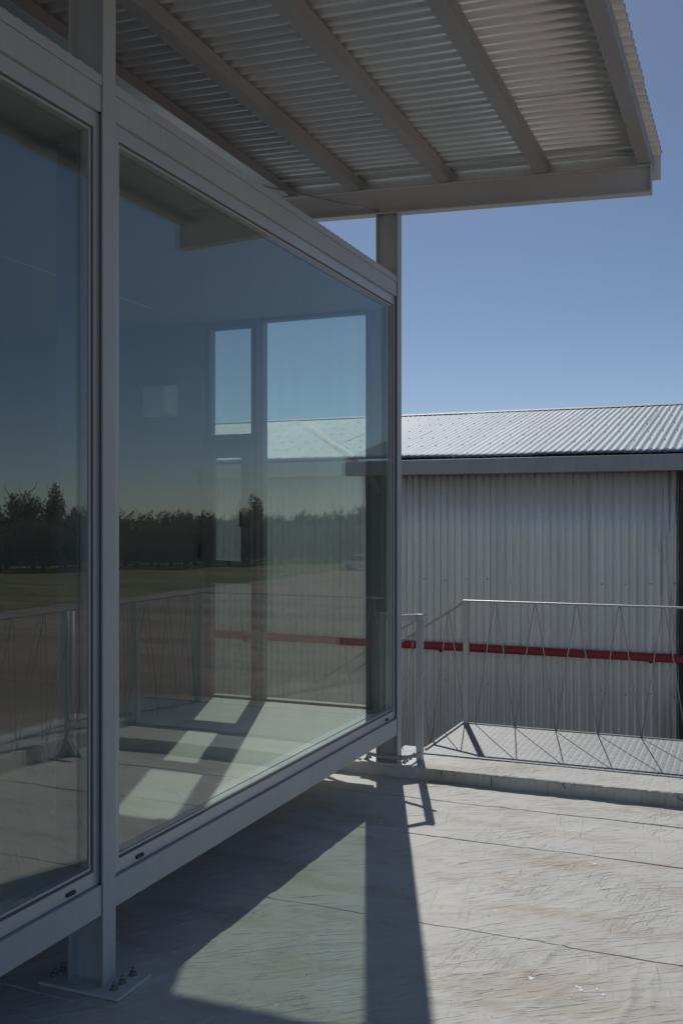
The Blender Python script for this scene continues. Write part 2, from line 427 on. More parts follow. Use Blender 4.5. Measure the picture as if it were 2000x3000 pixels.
SE = [-1.5, -.42, .65, 1.72, 2.79, 3.87, 4.95, 5.58, 6.02]
for k in range(len(SE)-1):
    strip(SE[k], SE[k+1]+.02, k, SE[k] > 2.7)

PHI = math.atan(1203/2900.)
def deck_point(px, py):     # a point of the deck from its place in the photograph
    u, w = (px-1000)/2900., (1518-py)/2900.
    d = Vector((-math.sin(PHI)+u*math.cos(PHI), math.cos(PHI)+u*math.sin(PHI), w)); k = -1.66/w
    return 2.103+d.x*k, d.y*k
rs_ = random.Random(44)
from mathutils.bvhtree import BVHTree
_bv = []
for st in [o for o in COL.objects if o.name.startswith('membrane_strip')]:
    _bv.append(BVHTree.FromPolygons([v.co[:] for v in st.data.vertices], [tuple(p.vertices) for p in st.data.polygons]))
def deck_z(x, y):
    zz = [b.ray_cast(Vector((x, y, .3)), Vector((0, 0, -1)))[0] for b in _bv]
    return max([p.z for p in zz if p is not None] + [-.001])
for qx, qy, sz_ in ((445,577,9),(578,602,5),(588,605,5),(592,612,6),(640,610,5),(658,626,6),(632,236,8),(622,233,5),(402,420,3),(416,421,3),(368,432,3),(240,683,3),(722,343,3),(742,200,3),(440,163,3),(124,231,4),(247,350,3),(562,627,3),(330,70,4),(300,340,3),(690,237,4)):
    x, y = deck_point(1120+qx/1.018, 2300+qy/1.018); m = MB(); n = 11; rr_ = sz_*.0011
    ring = [(x+rr_*(rs_.uniform(.55,1.25))*math.cos(a*2*math.pi/n)*1.2, y+rr_*(rs_.uniform(.55,1.25))*math.sin(a*2*math.pi/n)*1.5) for a in range(n)]
    m.add([(p[0],p[1],deck_z(*p)-.002) for p in ring]+[(p[0],p[1],deck_z(*p)+.0012) for p in ring]+[(x,y,deck_z(x,y)+.0016)], [(n+k,n+(k+1)%n,2*n) for k in range(n)]+[(k,(k+1)%n,n+(k+1)%n,n+k) for k in range(n)])
    m.build('paint_spot', M['spot'], deck)

def rough_box(x0, x1, y0, y1, z0, z1, seed, step=.02, amp=.006, er=.012):
    """box with worn, uneven arrises"""
    bm = bmesh.new()
    r = random.Random(seed)
    nx = max(1, int((x1-x0)/step)); ny = max(1, int((y1-y0)/step)); n = max(nx, ny)
    prof_n = 5
    mb = MB()
    alongx = nx >= ny
    L = n; rows = []
    ph = [r.uniform(0, 9) for _ in range(6)]
    for i in range(L+1):
        t = i/L
        q = lambda k, f: (math.sin(t*f+ph[k])+math.sin(t*f*2.7+ph[k+1])*.6+r.uniform(-.7,.7))*amp*.5
        j = er*(.6+.8*r.random())
        a0, a1 = (y0, y1) if alongx else (x0, x1)
        pr = [(a0+q(0,23), z0), (a0+q(1,31), z1-j+q(2,40)*.3), (a0+j*.35+q(1,31), z1-j*.3), (a0+j+q(1,31), z1+q(3,27)*.4), ((a0+a1)/2, z1+q(4,15)*.6), (a1-j+q(2,29), z1+q(3,27)*.4), (a1+q(4,29), z1-j), (a1, z0)]
        c = (x0+(x1-x0)*t) if alongx else (y0+(y1-y0)*t)
        rows.append([(c, a, z) if alongx else (a, c, z) for a, z in pr])
    m = len(rows[0]); vs_ = [p for rw in rows for p in rw]; fs_ = []
    for i in range(L):
        for k in range(m-1):
            f = (i*m+k, (i+1)*m+k, (i+1)*m+k+1, i*m+k+1)
            fs_.append(f if alongx else f[::-1])
    fs_.append(tuple(range(m)) if alongx else tuple(reversed(range(m)))); fs_.append(tuple(L*m+k for k in (reversed(range(m)) if alongx else range(m))))
    bm.free()
    return mb.add(vs_, fs_)
kb = rough_box(-9, 2.30, 5.985, 6.42, -.05, .078, 4, .025).build('kerb', M['membrane'])
tag(kb, 'low worn painted kerb along the roof end', 'kerb', kind='structure')
# hairline cracks in the kerb face
pp = rough_box(2.28, 2.74, -14, 6.41, -.05, .118, 9, .03).build('parapet_kerb', M['membrane'])
tag(pp, 'wide low parapet kerb along the roof edge', 'kerb', kind='structure')
MB().box(2.30, 2.72, -13.9, 6.35, ZG, -.051).build('parapet_wall', M['concrete'], pp)
ck = MB()
for path in ([(1.70,5.981,.062),(1.715,5.975,.05),(1.73,5.976,.047),(1.745,5.974,.04),(1.77,5.976,.043),(1.80,5.975,.040),(1.83,5.976,.045)],
             [(1.055,5.981,.07),(1.065,5.975,.05),(1.075,5.976,.04)], [(.62,5.976,.07),(.622,5.972,.03),(.621,5.975,.01)], [(.30,5.980,.07),(.302,5.975,.04)]):
    ck.tube(path, .0022, 5)
ck.build('crack', M['black'], kb)

# ------------------------------------------------------------------ tread plate landing with stair
plat = thing('tread_plate_landing', 'pale steel tread plate landing and stair outside the kerb', 'landing', (1.4, 6.9, 0))
MB().box(.06, 2.74, 6.34, 7.36, .070, .086).build('plate', M['plate'], plat, .002)
lz = MB(); r2 = random.Random(2)
ix = 0
y = 6.352
while y < 7.35:
    x = .075 + (.0225 if ix % 2 else 0)
    while x < 2.73:
        a = .60 if ix % 2 else -.15
        c, s = math.cos(a)*.0165, math.sin(a)*.0165; px, py = -math.sin(a)*.0048, math.cos(a)*.0048
        z = .0858
        lz.add([(x-c,y-s,z),(x+px,y+py,z),(x+c,y+s,z),(x-px,y-py,z),(x,y,z+.0024)], [(0,3,4),(3,2,4),(2,1,4),(1,0,4)])
        x += .045
    y += .0205; ix += 1
tag(lz.build('tread_pattern', M['plate'], plat), kind='stuff')
MB().box(.05, .066, 6.42, 7.37, -.02, .10).box(.05, 2.75, 7.36, 7.374, -.02, .094).build('edge_angle', M['steel'], plat)
for yy in (6.47, 7.33):   # stair going down towards the shed side
    MB().hexa([(.05,yy-.012,-.10),(.05,yy+.012,-.10),(-5.5,yy+.012,-3.5),(-5.5,yy-.012,-3.5)],
              [(.05,yy-.012,.05),(.05,yy+.012,.05),(-5.5,yy+.012,-3.30),(-5.5,yy-.012,-3.30)]).build('stringer', M['steel'], plat)
for k in range(1, 19):
    x = .03 - k*.285; z = .07 - k*.182
    MB().box(x-.14, x+.14, 6.485, 7.315, z-.02, z).build('step', M['plate'], plat)
MB().box(.2, .3, 6.42, 7.36, -.25, .069).box(2.5, 2.6, 6.42, 7.36, -.25, .069).box(.06, 2.74, 6.43, 6.5, -.3, -.001).build('support_bracket', M['steel2'], plat)

# ------------------------------------------------------------------ guard rails
def vrod(rail, p0, apex, p1, r=.0040):
    """one bent round bar: foot - apex loop - foot"""
    p0, apex, p1 = Vector(p0), Vector(apex), Vector(p1)
    d = (p1-p0); d.z = 0; d.normalize(); w = .013
    a = apex - d*w; b = apex + d*w
    path = [p0, p0.lerp(a, .5), a - Vector((0,0,.035)), a + d*.003 - Vector((0,0,.013)), a + d*.008 - Vector((0,0,.004)),
            apex, b - d*.008 - Vector((0,0,.004)), b - d*.003 - Vector((0,0,.013)), b - Vector((0,0,.035)), b.lerp(p1, .5), p1]
    return MB().tube(path, r, 6).build('baluster_rod', M['galv'], rail)

rail = thing('guard_rail', 'thin steel guard rail with zigzag rods along the landing far edge', 'guard rail', (1.1, 7.34, .08))
RZ = 1.03
MB().box(.06, 2.20, 7.332, 7.362, RZ-.008, RZ+.006).build('top_rail', M['galv'], rail, .002)
MB().box(.066, .104, 7.330, 7.364, .086, RZ-.009).build('post', M['steel'], rail, .002)
MB().box(2.16, 2.198, 7.330, 7.364, .086, RZ-.009).build('post', M['steel'], rail, .002)
x = .160; k = 0
while x + .303 < 2.17:
    vrod(rail, (x, 7.347, .088), (x+.150, 7.347, RZ-.010), (x+.300, 7.347, .088)); x += .3035
sr = thing('stair_rail', 'thin sloping stair rail with rods behind the far column', 'guard rail', (-2, 7.34, -1))
SL = .640
def ra(x): return RZ - .002 + SL*(x-.087)
def fa(x): return .075 + .612*(x-.06)
MB().bar((.075,7.347,ra(.075)), (-4.6,7.347,ra(-4.6)), .030, .014).build('top_rail', M['galv'], sr)
x = .075; k = 0
while x > -4.3:
    vrod(sr, (x, 7.347, fa(x)-.02), (x-.128, 7.347, ra(x-.128)-.012), (x-.27, 7.347, fa(x-.27)-.02)); x -= .2735
for xp in (-1.6, -3.2, -4.5): MB().box(xp-.02, xp+.02, 7.33, 7.364, fa(xp)-.02, ra(xp)-.008).build('post', M['steel'], sr)
sr2 = thing('stair_rail', 'thin sloping stair rail starting at the bent grab rail post', 'guard rail', (-2, 6.45, -1))
MB().bar((.06,6.40,RZ-.02), (-4.6,6.40,RZ-.02+SL*(-4.66)), .030, .014).build('top_rail', M['galv'], sr2)
for xp in (-1.6, -3.2, -4.5): MB().box(xp-.02, xp+.02, 6.39, 6.42, fa(xp)-.1, RZ-.02+SL*(xp-.06)-.008).build('post', M['steel'], sr2)

rr2 = thing('parapet_rail', 'thin steel guard rail with zigzag rods along the parapet kerb', 'guard rail', (2.3, 3, .12))
XR = 2.185
MB().box(XR-.015, XR+.015, -6.0, 7.330, RZ-.016, RZ-.002).build('top_rail', M['galv'], rr2, .002)
yy = 7.30
while yy > 1.2:
    z0 = .122 if yy-.15 < 6.40 else .09
    vrod(rr2, (XR+.1 if yy < 6.4 else XR, yy, z0), (XR, yy-.15, RZ-.018), (XR+.1 if yy-.3 < 6.4 else XR, yy-.30, .122 if yy-.3 < 6.4 else .09)); yy -= .3035
for yy in (5.60, 3.4, 1.2, -1.0, -3.2):
    p = MB().cyl((XR, yy, .014), .03, RZ-.031, 16).build('post', M['steel'], rr2)
    MB().box(XR-.11, XR+.088, yy-.11, yy+.11, .001, .013).build('base_plate', M['steel2'], p, .002)
    for sx, sy in ((1,0),(-1,0),(0,1),(0,-1)):
        t_ = .005; L = .105 if sx <= 0 else .085; h = .14
        if sx: pts = [(XR+sx*.028, yy-t_, .014), (XR+sx*L, yy-t_, .014), (XR+sx*.028, yy-t_, h), (XR+sx*.028, yy+t_, .014), (XR+sx*L, yy+t_, .014), (XR+sx*.028, yy+t_, h)]
        else: pts = [(XR-t_, yy+sy*.028, .014), (XR-t_, yy+sy*L, .014), (XR-t_, yy+sy*.028, h), (XR+t_, yy+sy*.028, .014), (XR+t_, yy+sy*L, .014), (XR+t_, yy+sy*.028, h)]
        MB().add(pts, [(0,1,2),(5,4,3),(0,3,4,1),(1,4,5,2),(2,5,3,0)]).build('gusset', M['steel2'], p)
for yy in (6.39,):
    MB().box(XR-.02, XR+.02, yy-.02, yy+.02, .07, RZ-.017).build('post', M['steel'], rr2, .002)

# bent grab rail beside the far column
gr = thing('grab_rail', 'square steel tube grab rail bent from column to kerb', 'handrail', (.09, 6.19, .08))
MB().box(.070, .112, 6.170, 6.212, .076, .9885).build('post', M['steel'], gr, .003)
MB().hexa([(.070,6.170,.989),(.112,6.170,.989),(.112,6.212,.989),(.070,6.212,.989)], [(.070,6.170,1.031),(.112,6.170,1.031),(.112,6.212,1.031),(.070,6.212,1.031)]) \
    .hexa([(-.02,6.089,.9892),(.0,6.089,.9892),(.0695,6.1705,.9892),(.0695,6.212,.9892)], [(-.02,6.089,1.0308),(.0,6.089,1.0308),(.0695,6.1705,1.0308),(.0695,6.212,1.0308)]).build('top_bar', M['steel'], gr, .003)

# ------------------------------------------------------------------ glass pavilion
FLW = .075
CY = [-.235, 2.888, 6.012]     # near flange edge of each column
pav = thing('glass_pavilion', 'raised grey steel framed glass pavilion on I section columns', 'pavilion', (-2.1, 2.9, 0))

def make_column(x_in, c, zb, ztop, front=True):
    """I section, web across the glass line"""
    y0, y1 = c, c+FLW; s = 1
    xo, xi = (0, -.15) if front else (x_in, x_in+.15)
    lo, hi = min(xo, xi), max(xo, xi)
    m = MB()
    m.box(hi-.008, hi, y0, y1, zb, ztop); m.box(lo, lo+.008, y0, y1, zb, ztop)
    m.box(lo+.008, hi-.008, (y0+y1)/2-.003, (y0+y1)/2+.003, zb, ztop)
    col = m.build('column', M['steel'], pav, .0012)
    pl = MB().box(lo-.092, hi+.098, y0-.05, y1+.08, zb-.012, zb-.0005).build('base_plate', M['steel2'], col, .0025)
    for bx in (hi+.043, lo-.062):
        for by in (y0+.005, (y0+y1)/2+.015, y1+.045):
            b = MB()
            b.cyl((bx, by, zb-.002), .0155, .004, 14)
            hx = [(bx+.0125*math.cos(a*math.pi/3+.3), by+.0125*math.sin(a*math.pi/3+.3)) for a in range(6)]
            b.add([(p[0],p[1],zb+.002) for p in hx]+[(p[0],p[1],zb+.013) for p in hx], [tuple(range(5,-1,-1)), tuple(range(6,12))]+[(i,(i+1)%6,(i+1)%6+6,i+6) for i in range(6)])
            b.cyl((bx, by, zb+.012), .007, .013, 10)
            b.build('anchor_bolt', M['bolt'], col)
    # end plate and welds at the head
    return col

make_column(0, CY[0], .012, 3.628)
c_near = make_column(0, CY[1], .012, 3.628)
c_far = make_column(0, CY[2], .090, 3.628)
for c, zb in ((CY[0], .012), (CY[1], .012), (CY[2], .09)):
    make_column(-4.35, c, zb, 3.80, False)

def weld(col, pts, n=14, r0=.0026):
    rw = random.Random(int(abs(pts[0][2]*1000))+5); a, b = Vector(pts[0]), Vector(pts[1]); path = []; rad = []
    for i in range(n*2+1):
        path.append(a.lerp(b, i/(n*2)) + Vector((rw.uniform(-1,1), rw.uniform(-1,1), rw.uniform(-1,1)))*.0006); rad.append(r0*(1.15 if i % 2 else .75))
    MB().tube(path, rad, 6).build('weld', M['steel'], col)
for c, cc, zb in ((CY[1], c_near, .012), (CY[2], c_far, .090)):
    weld(cc, ((.0005, c-.0008, .268), (.0005, c-.0008, .372)), 10)
    weld(cc, ((.0005, c-.0008, 3.088), (.0005, c-.0008, 3.212)), 12)
    weld(cc, ((.001, c+.002, zb+.001), (.001, c+FLW-.002, zb+.001)), 9, .0036)
    weld(cc, ((-.010, c+FLW/2-.0045, zb+.001), (-.14, c+FLW/2-.0045, zb+.001)), 14, .0034)

def part(name, mb, mat, bevel=0.0): return mb.build(name, M[mat], pav, bevel)
ZB0, ZB1 = .266, .371       # floor beam
ZT0, ZT1, ZT2 = 3.087, 3.177, 3.214
for k in range(2):
    ya, yb = CY[k]+FLW+.0015, CY[k+1]-.0015
    b = MB().box(-.012, -.004, ya, yb, ZB0, ZB1).box(-.075, -.0125, ya, yb, ZB0+.0005, ZB0+.008).box(-.075, -.0125, ya, yb, ZB1-.008, ZB1-.0006)
    part('floor_beam', b, 'steel', .001)
    part('head_beam', MB().box(-.014, -.006, ya, yb, ZT0, ZT1-.002).box(-.09, -.0145, ya, yb, ZT0+.0005, ZT0+.008), 'steel', .001)
    part('head_cap', MB().box(-.10, -.002, ya, yb, ZT1, ZT2), 'steel', .0015)
    # glazed unit
    wy0, wy1 = CY[k]+.080, CY[k+1]+.0165
    if k == 0: pass
    wy0v, wy1v = max(wy0, ya+.001), wy1
    X0, X1 = -.020, -.078
    fz0, fz1 = .3725, 3.086
    def frame(x0, x1, y0, y1, z0, z1, wl, wr, wb, wt):
        return MB().box(x1, x0, y0, y0+wl, z0, z1).box(x1, x0, y1-wr, y1, z0, z1) \
            .box(x1, x0-.0003, y0+wl, y1-wr, z0+.0003, z0+wb).box(x1, x0-.0003, y0+wl, y1-wr, z1-wt, z1-.0003)
    win = frame(X0, X1, wy0, wy1, fz0, fz1, .042, .042, .050, .056).build('window', M['frame'], pav, .0018)
    gy0, gy1, gz0, gz1 = wy0+.042, wy1-.042, fz0+.050, fz1-.056
    frame(X0-.004, X1+.004, gy0+.0005, gy1-.0005, gz0+.0005, gz1-.0005, .005, .005, .005, .005).build('gasket', M['gasket'], win)
    frame(X0-.009, X1+.010, gy0+.005, gy1-.005, gz0+.005, gz1-.005, .010, .010, .010, .010).build('glazing_bead', M['frame'], win, .001)
    MB().box(-.056, -.034, gy0+.010, gy1-.010, gz0+.010, gz1-.010).build('pane', M['glass'], win)
    for wy in ((gy0+.13), (gy1-.13)):
        MB().box(-.0205, -.0125, wy-.024, wy+.024, fz0+.013, fz0+.027).build('weep_cover', M['black'], win, .004)
    # threshold profile inside
    part('threshold', MB().box(-.135, -.079, wy0, wy1, .395, .436), 'frame', .002)
# column casings inside
for c in CY:
    part('column_casing', MB().box(-.178, -.080, c-.030, c+FLW+.030, .431, 3.012), 'white', .002)
# floor, ceiling, roof, back wall
FZ = .430
part('floor', MB().box(-4.2, -.136, -.20, 5.93, .40, FZ), 'wood')
part('floor_deck', MB().box(-4.25, -.076, -.20, 6.0, .285, .399), 'steel2')
part('ceiling', MB().box(-4.2, -.079, -.20, 5.985, 3.013, 3.075), 'ceil')
part('back_wall', MB().box(-4.3, -4.2, -.26, 6.05, .28, 3.2), 'white')
part('end_wall', MB().box(-4.199, -.08, -.26, -.201, .28, 3.2), 'white')
# far end wall with openings
part('end_wall', MB().box(-4.199, -1.40, 5.945, 6.05, .28, 3.012).box(-.985, -.968, 5.945, 6.05, .432, 3.012).box(-1.40, -.1785, 5.955, 6.045, .28, .428), 'white')
def unit(x0, x1, z0, z1, w, y0=5.965, y1=6.03, wb=None, gm='glass'):
    wb = w if wb is None else wb
    m = MB().box(x0, x0+w, y0, y1, z0, z1).box(x1-w, x1, y0, y1, z0, z1).box(x0+w, x1-w, y0+.0004, y1-.0004, z0, z0+wb).box(x0+w, x1-w, y0+.0004, y1-.0004, z1-w, z1)
    o = m.build('window', M['framein'], pav, .0015)
    MB().box(x0+w-.004, x1-w+.004, 5.985, 6.007, z0+wb-.004, z1-w+.004).build('pane', M[gm], o); return o
unit(-.967, -.1785, .431, 3.011, .024, wb=.010)
unit(-1.399, -.986, 2.185, 3.011, .05, gm='glass_screen')
unit(-1.399, -.986, .431, 1.262, .05, wb=.010, gm='glass_screen')
cas = MB().box(-1.399, -1.36, 5.95, 6.03, 1.263, 2.184).box(-1.03, -.986, 5.95, 6.03, 1.263, 2.184).box(-1.36,-1.03,5.9503,6.03,1.263,1.335).box(-1.36,-1.03,5.9503,6.03,2.12,2.184).build('casement', M['framein'], pav)
sh = MB().box(-1.392, -1.292, 5.915, 5.949, 1.302, 2.146).box(-1.088, -1.008, 5.915, 5.949, 1.302, 2.146).box(-1.292, -1.088, 5.9153, 5.9487, 1.302, 1.374).box(-1.292, -1.088, 5.9153, 5.9487, 2.07, 2.146).build('sash', M['framein'], cas, .004)
MB().box(-1.294, -1.086, 5.925, 5.94, 1.372, 2.072).build('pane', M['glass_screen'], cas)
MB().box(-1.064, -1.044, 5.868, 5.914, 1.70, 1.78).box(-1.066, -1.042, 5.85, 5.87, 1.60, 1.775).build('handle', M['black'], cas, .004)
for z in (1.43, 1.95): MB().box(-1.412, -1.3925, 5.90, 5.944, z-.05, z+.05).build('hinge', M['black'], cas, .003)
# corrugated roof of the pavilion: waves across
def corrugated(name, mat, parent, along, a0, a1, b0, b1, zf, pitch, amp, phase=0.0, seg=10, nb=2, thick=.0012, rib=False):
    """sheet whose waves run along axis b; varies along axis a. zf(a,b)->(height vector) for along 'y' or 'x'"""
    n = max(2, int(round((a1-a0)/pitch*seg)))
    vs_ = []; fs_ = []
    for i in range(n+1):
        a = a0+(a1-a0)*i/n; w = amp*(2*abs(math.sin(math.pi*(a+phase)/pitch))**.6-1) if rib else amp*math.sin(2*math.pi*(a+phase)/pitch)
        for j in range(nb+1):
            b = b0+(b1-b0)*j/nb
            vs_.append(zf(a, b, w))
    for i in range(n):
        for j in range(nb):
            q = i*(nb+1)+j
            fs_.append((q, q+1, q+nb+2, q+nb+1))
    o = MB().add(vs_, fs_, True).build(name, mat, parent)
    m = o.modifiers.new('thickness', 'SOLIDIFY'); m.thickness = thick; m.offset = 0
    return o
for k in range(6):
    corrugated('roof_sheet', M['pavroof'], pav, 'y', -.3+k*1.06, -.3+(k+1)*1.06+(.03 if k < 5 else -.02), -4.4, -.004, lambda a, b, w: (b, a, 3.2095+w-.02*b), .0612, .0085, 0, 8)

# ------------------------------------------------------------------ fittings in the pavilion
wb = thing('wall_box', 'white square bulkhead light on the far inner wall', 'wall light', (-1.72, 5.944, 2.48))
bx = MB()
def ringf(x0, x1, z0, z1, y): return [(x0,y,z0),(x1,y,z0),(x1,y,z1),(x0,y,z1)]
A = ringf(-1.846, -1.592, 2.368, 2.592, 5.943); B_ = ringf(-1.846, -1.592, 2.368, 2.592, 5.90); Cc = ringf(-1.826, -1.645, 2.405, 2.572, 5.845)
bx.add(A+B_+Cc, [(0,1,5,4),(1,2,6,5),(2,3,7,6),(3,0,4,7),(4,5,9,8),(5,6,10,9),(6,7,11,10),(7,4,8,11),(8,9,10,11),(3,2,1,0)])
bx.build('housing', M['boxwhite'], wb, .012)
ls = MB().box(-1.473, -1.459, 1.0, 5.42, 3.0095, 3.0125).build('strip_light', M['led'])
tag(ls, 'thin pale strip light recessed in the pavilion ceiling', 'strip light')

# ------------------------------------------------------------------ canopy
can = thing('steel_canopy', 'overhanging canopy of grey purlins and corrugated galvanised sheets', 'canopy', (-1.3, 3, 3.7))
SLP = .0415
def zc(x): return 3.73 + SLP*(1.52-x)       # underside of purlins / top of beams
def xbeam(y0, y1, x0, x1):
    yc = (y0+y1)/2; h = .166; m = MB()
    def sl(xa, xb, ya, yb, d0, d1):
        m.hexa([(xa,ya,zc(xa)-d1),(xb,ya,zc(xb)-d1),(xb,yb,zc(xb)-d1),(xa,yb,zc(xa)-d1)], [(xa,ya,zc(xa)-d0),(xb,ya,zc(xb)-d0),(xb,yb,zc(xb)-d0),(xa,yb,zc(xa)-d0)])
    sl(x0, x1, y0, y1, .001, .009); sl(x0, x1, y0, y1, h-.008, h); sl(x0, x1, yc-.003, yc+.003, .009, h-.008)
    sl(x1-.006, x1, y0, y1, .009, h-.008)
    return m.build('beam', M['steel2'], can, .001)
for c in CY: xbeam(c, c+FLW, -4.6, 1.56)
PY0, PY1 = -.46, 6.17
for x0 in (1.483, .880, .270, -.341, -.860, -1.56, -2.17, -2.78, -3.39, -4.0, -4.55):
    x1 = x0+.077; d = .004; h = .080
    m = MB()
    def sl(xa, xb, d0, d1):
        m.hexa([(xa,PY0,zc(x0)+d0),(xb,PY0,zc(x0)+d0),(xb,PY1,zc(x0)+d0),(xa,PY1,zc(x0)+d0)], [(xa,PY0,zc(x0)+d1),(xb,PY0,zc(x0)+d1),(xb,PY1,zc(x0)+d1),(xa,PY1,zc(x0)+d1)])
    sl(x0, x1, 0, d); sl(x0, x1, h-d-.002, h-.002); sl(x1-d, x1, d, h-d-.002)
    sl(x0, x0+.003, d, .020)
    m.build('purlin', M['purlin'], can, .0012)
PT = .086; AMP = .0190
def zs(x, y, k): return zc(x) + .0805 + AMP + k
js = [5.145+1.0745*k for k in range(-5, 2)]
js[0] = -.50
for k in range(len(js)-1):
    y0 = js[k]; y1 = min(js[k+1]+.035, 6.215)
    if y1-y0 < .1: continue
    corrugated('roof_sheet', M['canopy_sheet'], can, 'y', y0, y1, -4.75, 1.605, lambda a, b, w: (b, a, zc(b)+.0800+AMP+AMP*math.tanh(1.7*w/AMP)/math.tanh(1.7)+.0160*(a-y0)/(y1-y0)), PT, AMP, -js[k]+.0, 12, 6, .0012)
# lap flats (dark joint lines) and the end angle under the sheets
MB().hexa([(-4.6,5.90,zc(-4.6)+.07),(1.482,5.90,zc(1.482)+.07),(1.482,5.935,zc(1.482)+.07),(-4.6,5.935,zc(-4.6)+.07)], [(-4.6,5.90,zc(-4.6)+.0792),(1.482,5.90,zc(1.482)+.0792),(1.482,5.935,zc(1.482)+.0792),(-4.6,5.935,zc(-4.6)+.0792)]).build('end_flat', M['steel2'], can)
MB().box(-.880, -.765, -.46, 6.0, zc(-.86)-.0035, zc(-.86)-.0008).build('pale_bounce_strip', M['canopy_sheet'], can)  # added pale strip; its tone stands in for sunlight bounced onto the purlin
MB().hexa([(-4.6,6.172,zc(-4.6)-.05),(1.60,6.172,zc(1.60)-.05),(1.60,6.176,zc(1.60)-.05),(-4.6,6.176,zc(-4.6)-.05)], [(-4.6,6.172,zc(-4.6)+.108),(1.60,6.172,zc(1.60)+.108),(1.60,6.176,zc(1.60)+.108),(-4.6,6.176,zc(-4.6)+.108)]).build('closure_strip', M['canopy_sheet'], can)
# bracing rods
tr = MB().tube([(-.128,6.02,3.652), (-.30,5.83,3.668)], .006, 8).tube([(-.128,6.0,3.652), (-.30,5.83,3.668)], .004, 8).tube([(-.30,5.83,3.664),(-.315,5.815,3.670)], .012, 8).tube([(-.30,5.83,3.668),(-1.9,4.05,3.80)], .0055, 8)
tr.build('tie_rod', M['galv'], can)
MB().tube([(-.155,2.86,3.655),(-.8,2.35,3.69),(-1.9,1.4,3.75)], .0055, 8).build('tie_rod', M['galv'], can)
gp = MB().box(-.145, -.006, CY[2]+.010, CY[2]+FLW-.010, 3.629, 3.6345)
gp.build('head_plate', M['bolt'], can)
for bx_ in (-.125, -.03):
    for by in (CY[2]+.012, CY[2]+FLW-.012): MB().cyl((bx_, by, 3.612), .008, .016, 6).build('bolt', M['bolt'], can)

# ------------------------------------------------------------------ conduit at the far column foot
cd = thing('conduit_pipe', 'short grey conduit bending round the far column foot', 'pipe', (0, 6.0, .09))
MB().tube([(-.30,6.10,.125),(-.20,6.02,.128),(-.12,5.975,.13),(.0,5.968,.130),(.04,5.975,.131),(.08,6.01,.134),(.105,6.055,.137),(.112,6.09,.137),(.113,6.115,.120),(.113,6.118,.088)], .0135, 12).build('tube', M['conduit'], cd)
MB().tube([(.028,5.972,.1305),(.062,5.99,.1325)], .0165, 12).build('coupling', M['conduit'], cd)
MB().tube([(.098,6.04,.136),(.109,6.075,.137)], .0165, 12).build('coupling', M['conduit'], cd)

# ------------------------------------------------------------------ corrugated shed
shed = thing('corrugated_shed', 'galvanised corrugated metal shed with low pitched shiny roof', 'shed', (-4, 12, ZG))
WY = 10.0; XC = 1.68; PW = .0762; SW = .873
xs0 = 1.46
for k in range(14):
    x1 = xs0-SW*k; x0 = x1-SW-.028
    lz = .009*(k % 2); rs = random.Random(50+k); ph = rs.uniform(-.006, .006); am = .0145*rs.uniform(.95, 1.05); tl = rs.uniform(-.004, .004)
    corrugated('wall_sheet', M['shed_wall'], shed, 'x', x0, x1, ZG, 2.20,
               lambda a, b, w, lz=lz, tl=tl, k=k: (a+tl*(b-ZG)/5, WY-w-lz+.002*math.sin(a*5+b*1.3+k), b), PW, am, ph, 16, 8, .0012, True)
corrugated('wall_sheet', M['shed_wall'], shed, 'x', xs0-.01, XC-.01, ZG, 2.20, lambda a, b, w: (a, WY-w-.004, b), PW, .0085, 0, 12, 4, .0012)
MB().box(1.455, XC, WY-.040, WY-.014, ZG, 2.115).box(XC-.012, XC, WY-.0139, WY+.25, ZG, 2.115).build('corner_trim', M['trim'], shed, .003)
for k in range(9):
    y0 = 10.02+k*.873
    corrugated('wall_sheet', M['shed_wall'], shed, 'y', y0, y0+.89, ZG, 2.20+.2153*min(y0-9.72+.0, 4.2), lambda a, b, w: (XC-.022+w-.002*(k % 2), a, b), PW, .0088, 0, 8, 1)
MB().box(-10.8, -10.7, 10.1, 17.8, ZG, 2.2).box(-10.7, XC-.05, 17.7, 17.8, ZG, 2.2).build('rear_wall', M['shed_wall'], shed)
RS = .2153; RY0, RY1 = 9.80, 14.0; RZ0 = 2.288
for k in range(14):
    x1 = 1.86-SW*k; x0 = x1-SW-.03
    rs = random.Random(90+k); wv = rs.uniform(0, 6); sg = rs.uniform(.6, 1.2)
    corrugated('roof_sheet', M['shed_roof'], shed, 'x', x0, x1, RY0+rs.uniform(-.006,.006), RY1, lambda a, b, w, wv=wv, k=k, sg=sg: (a, b, RZ0+RS*(b-RY0)+w+.0024*(k % 2)+.004*sg*math.sin(b*2.1+wv)*math.sin(a*2.3+wv)), PW, .0034, 0, 12, 14, .0012)
    corrugated('roof_sheet', M['shed_roof'], shed, 'x', x0, x1, RY1, 18.2, lambda a, b, w: (a, b, RZ0+RS*(RY1-RY0)-RS*(b-RY1)+w), PW, .0090, 0, 6, 1, .0012)
MB().hexa([(-10.9,13.84,3.167),(1.88,13.84,3.167),(1.88,14.0,3.201),(-10.9,14.0,3.201)],[(-10.9,13.84,3.172),(1.88,13.84,3.172),(1.88,14.0,3.208),(-10.9,14.0,3.208)]) \
    .hexa([(-10.9,14.001,3.201),(1.88,14.001,3.201),(1.88,14.16,3.167),(-10.9,14.16,3.167)],[(-10.9,14.001,3.208),(1.88,14.001,3.208),(1.88,14.16,3.172),(-10.9,14.16,3.172)]).build('ridge_cap', M['shed_roof'], shed)
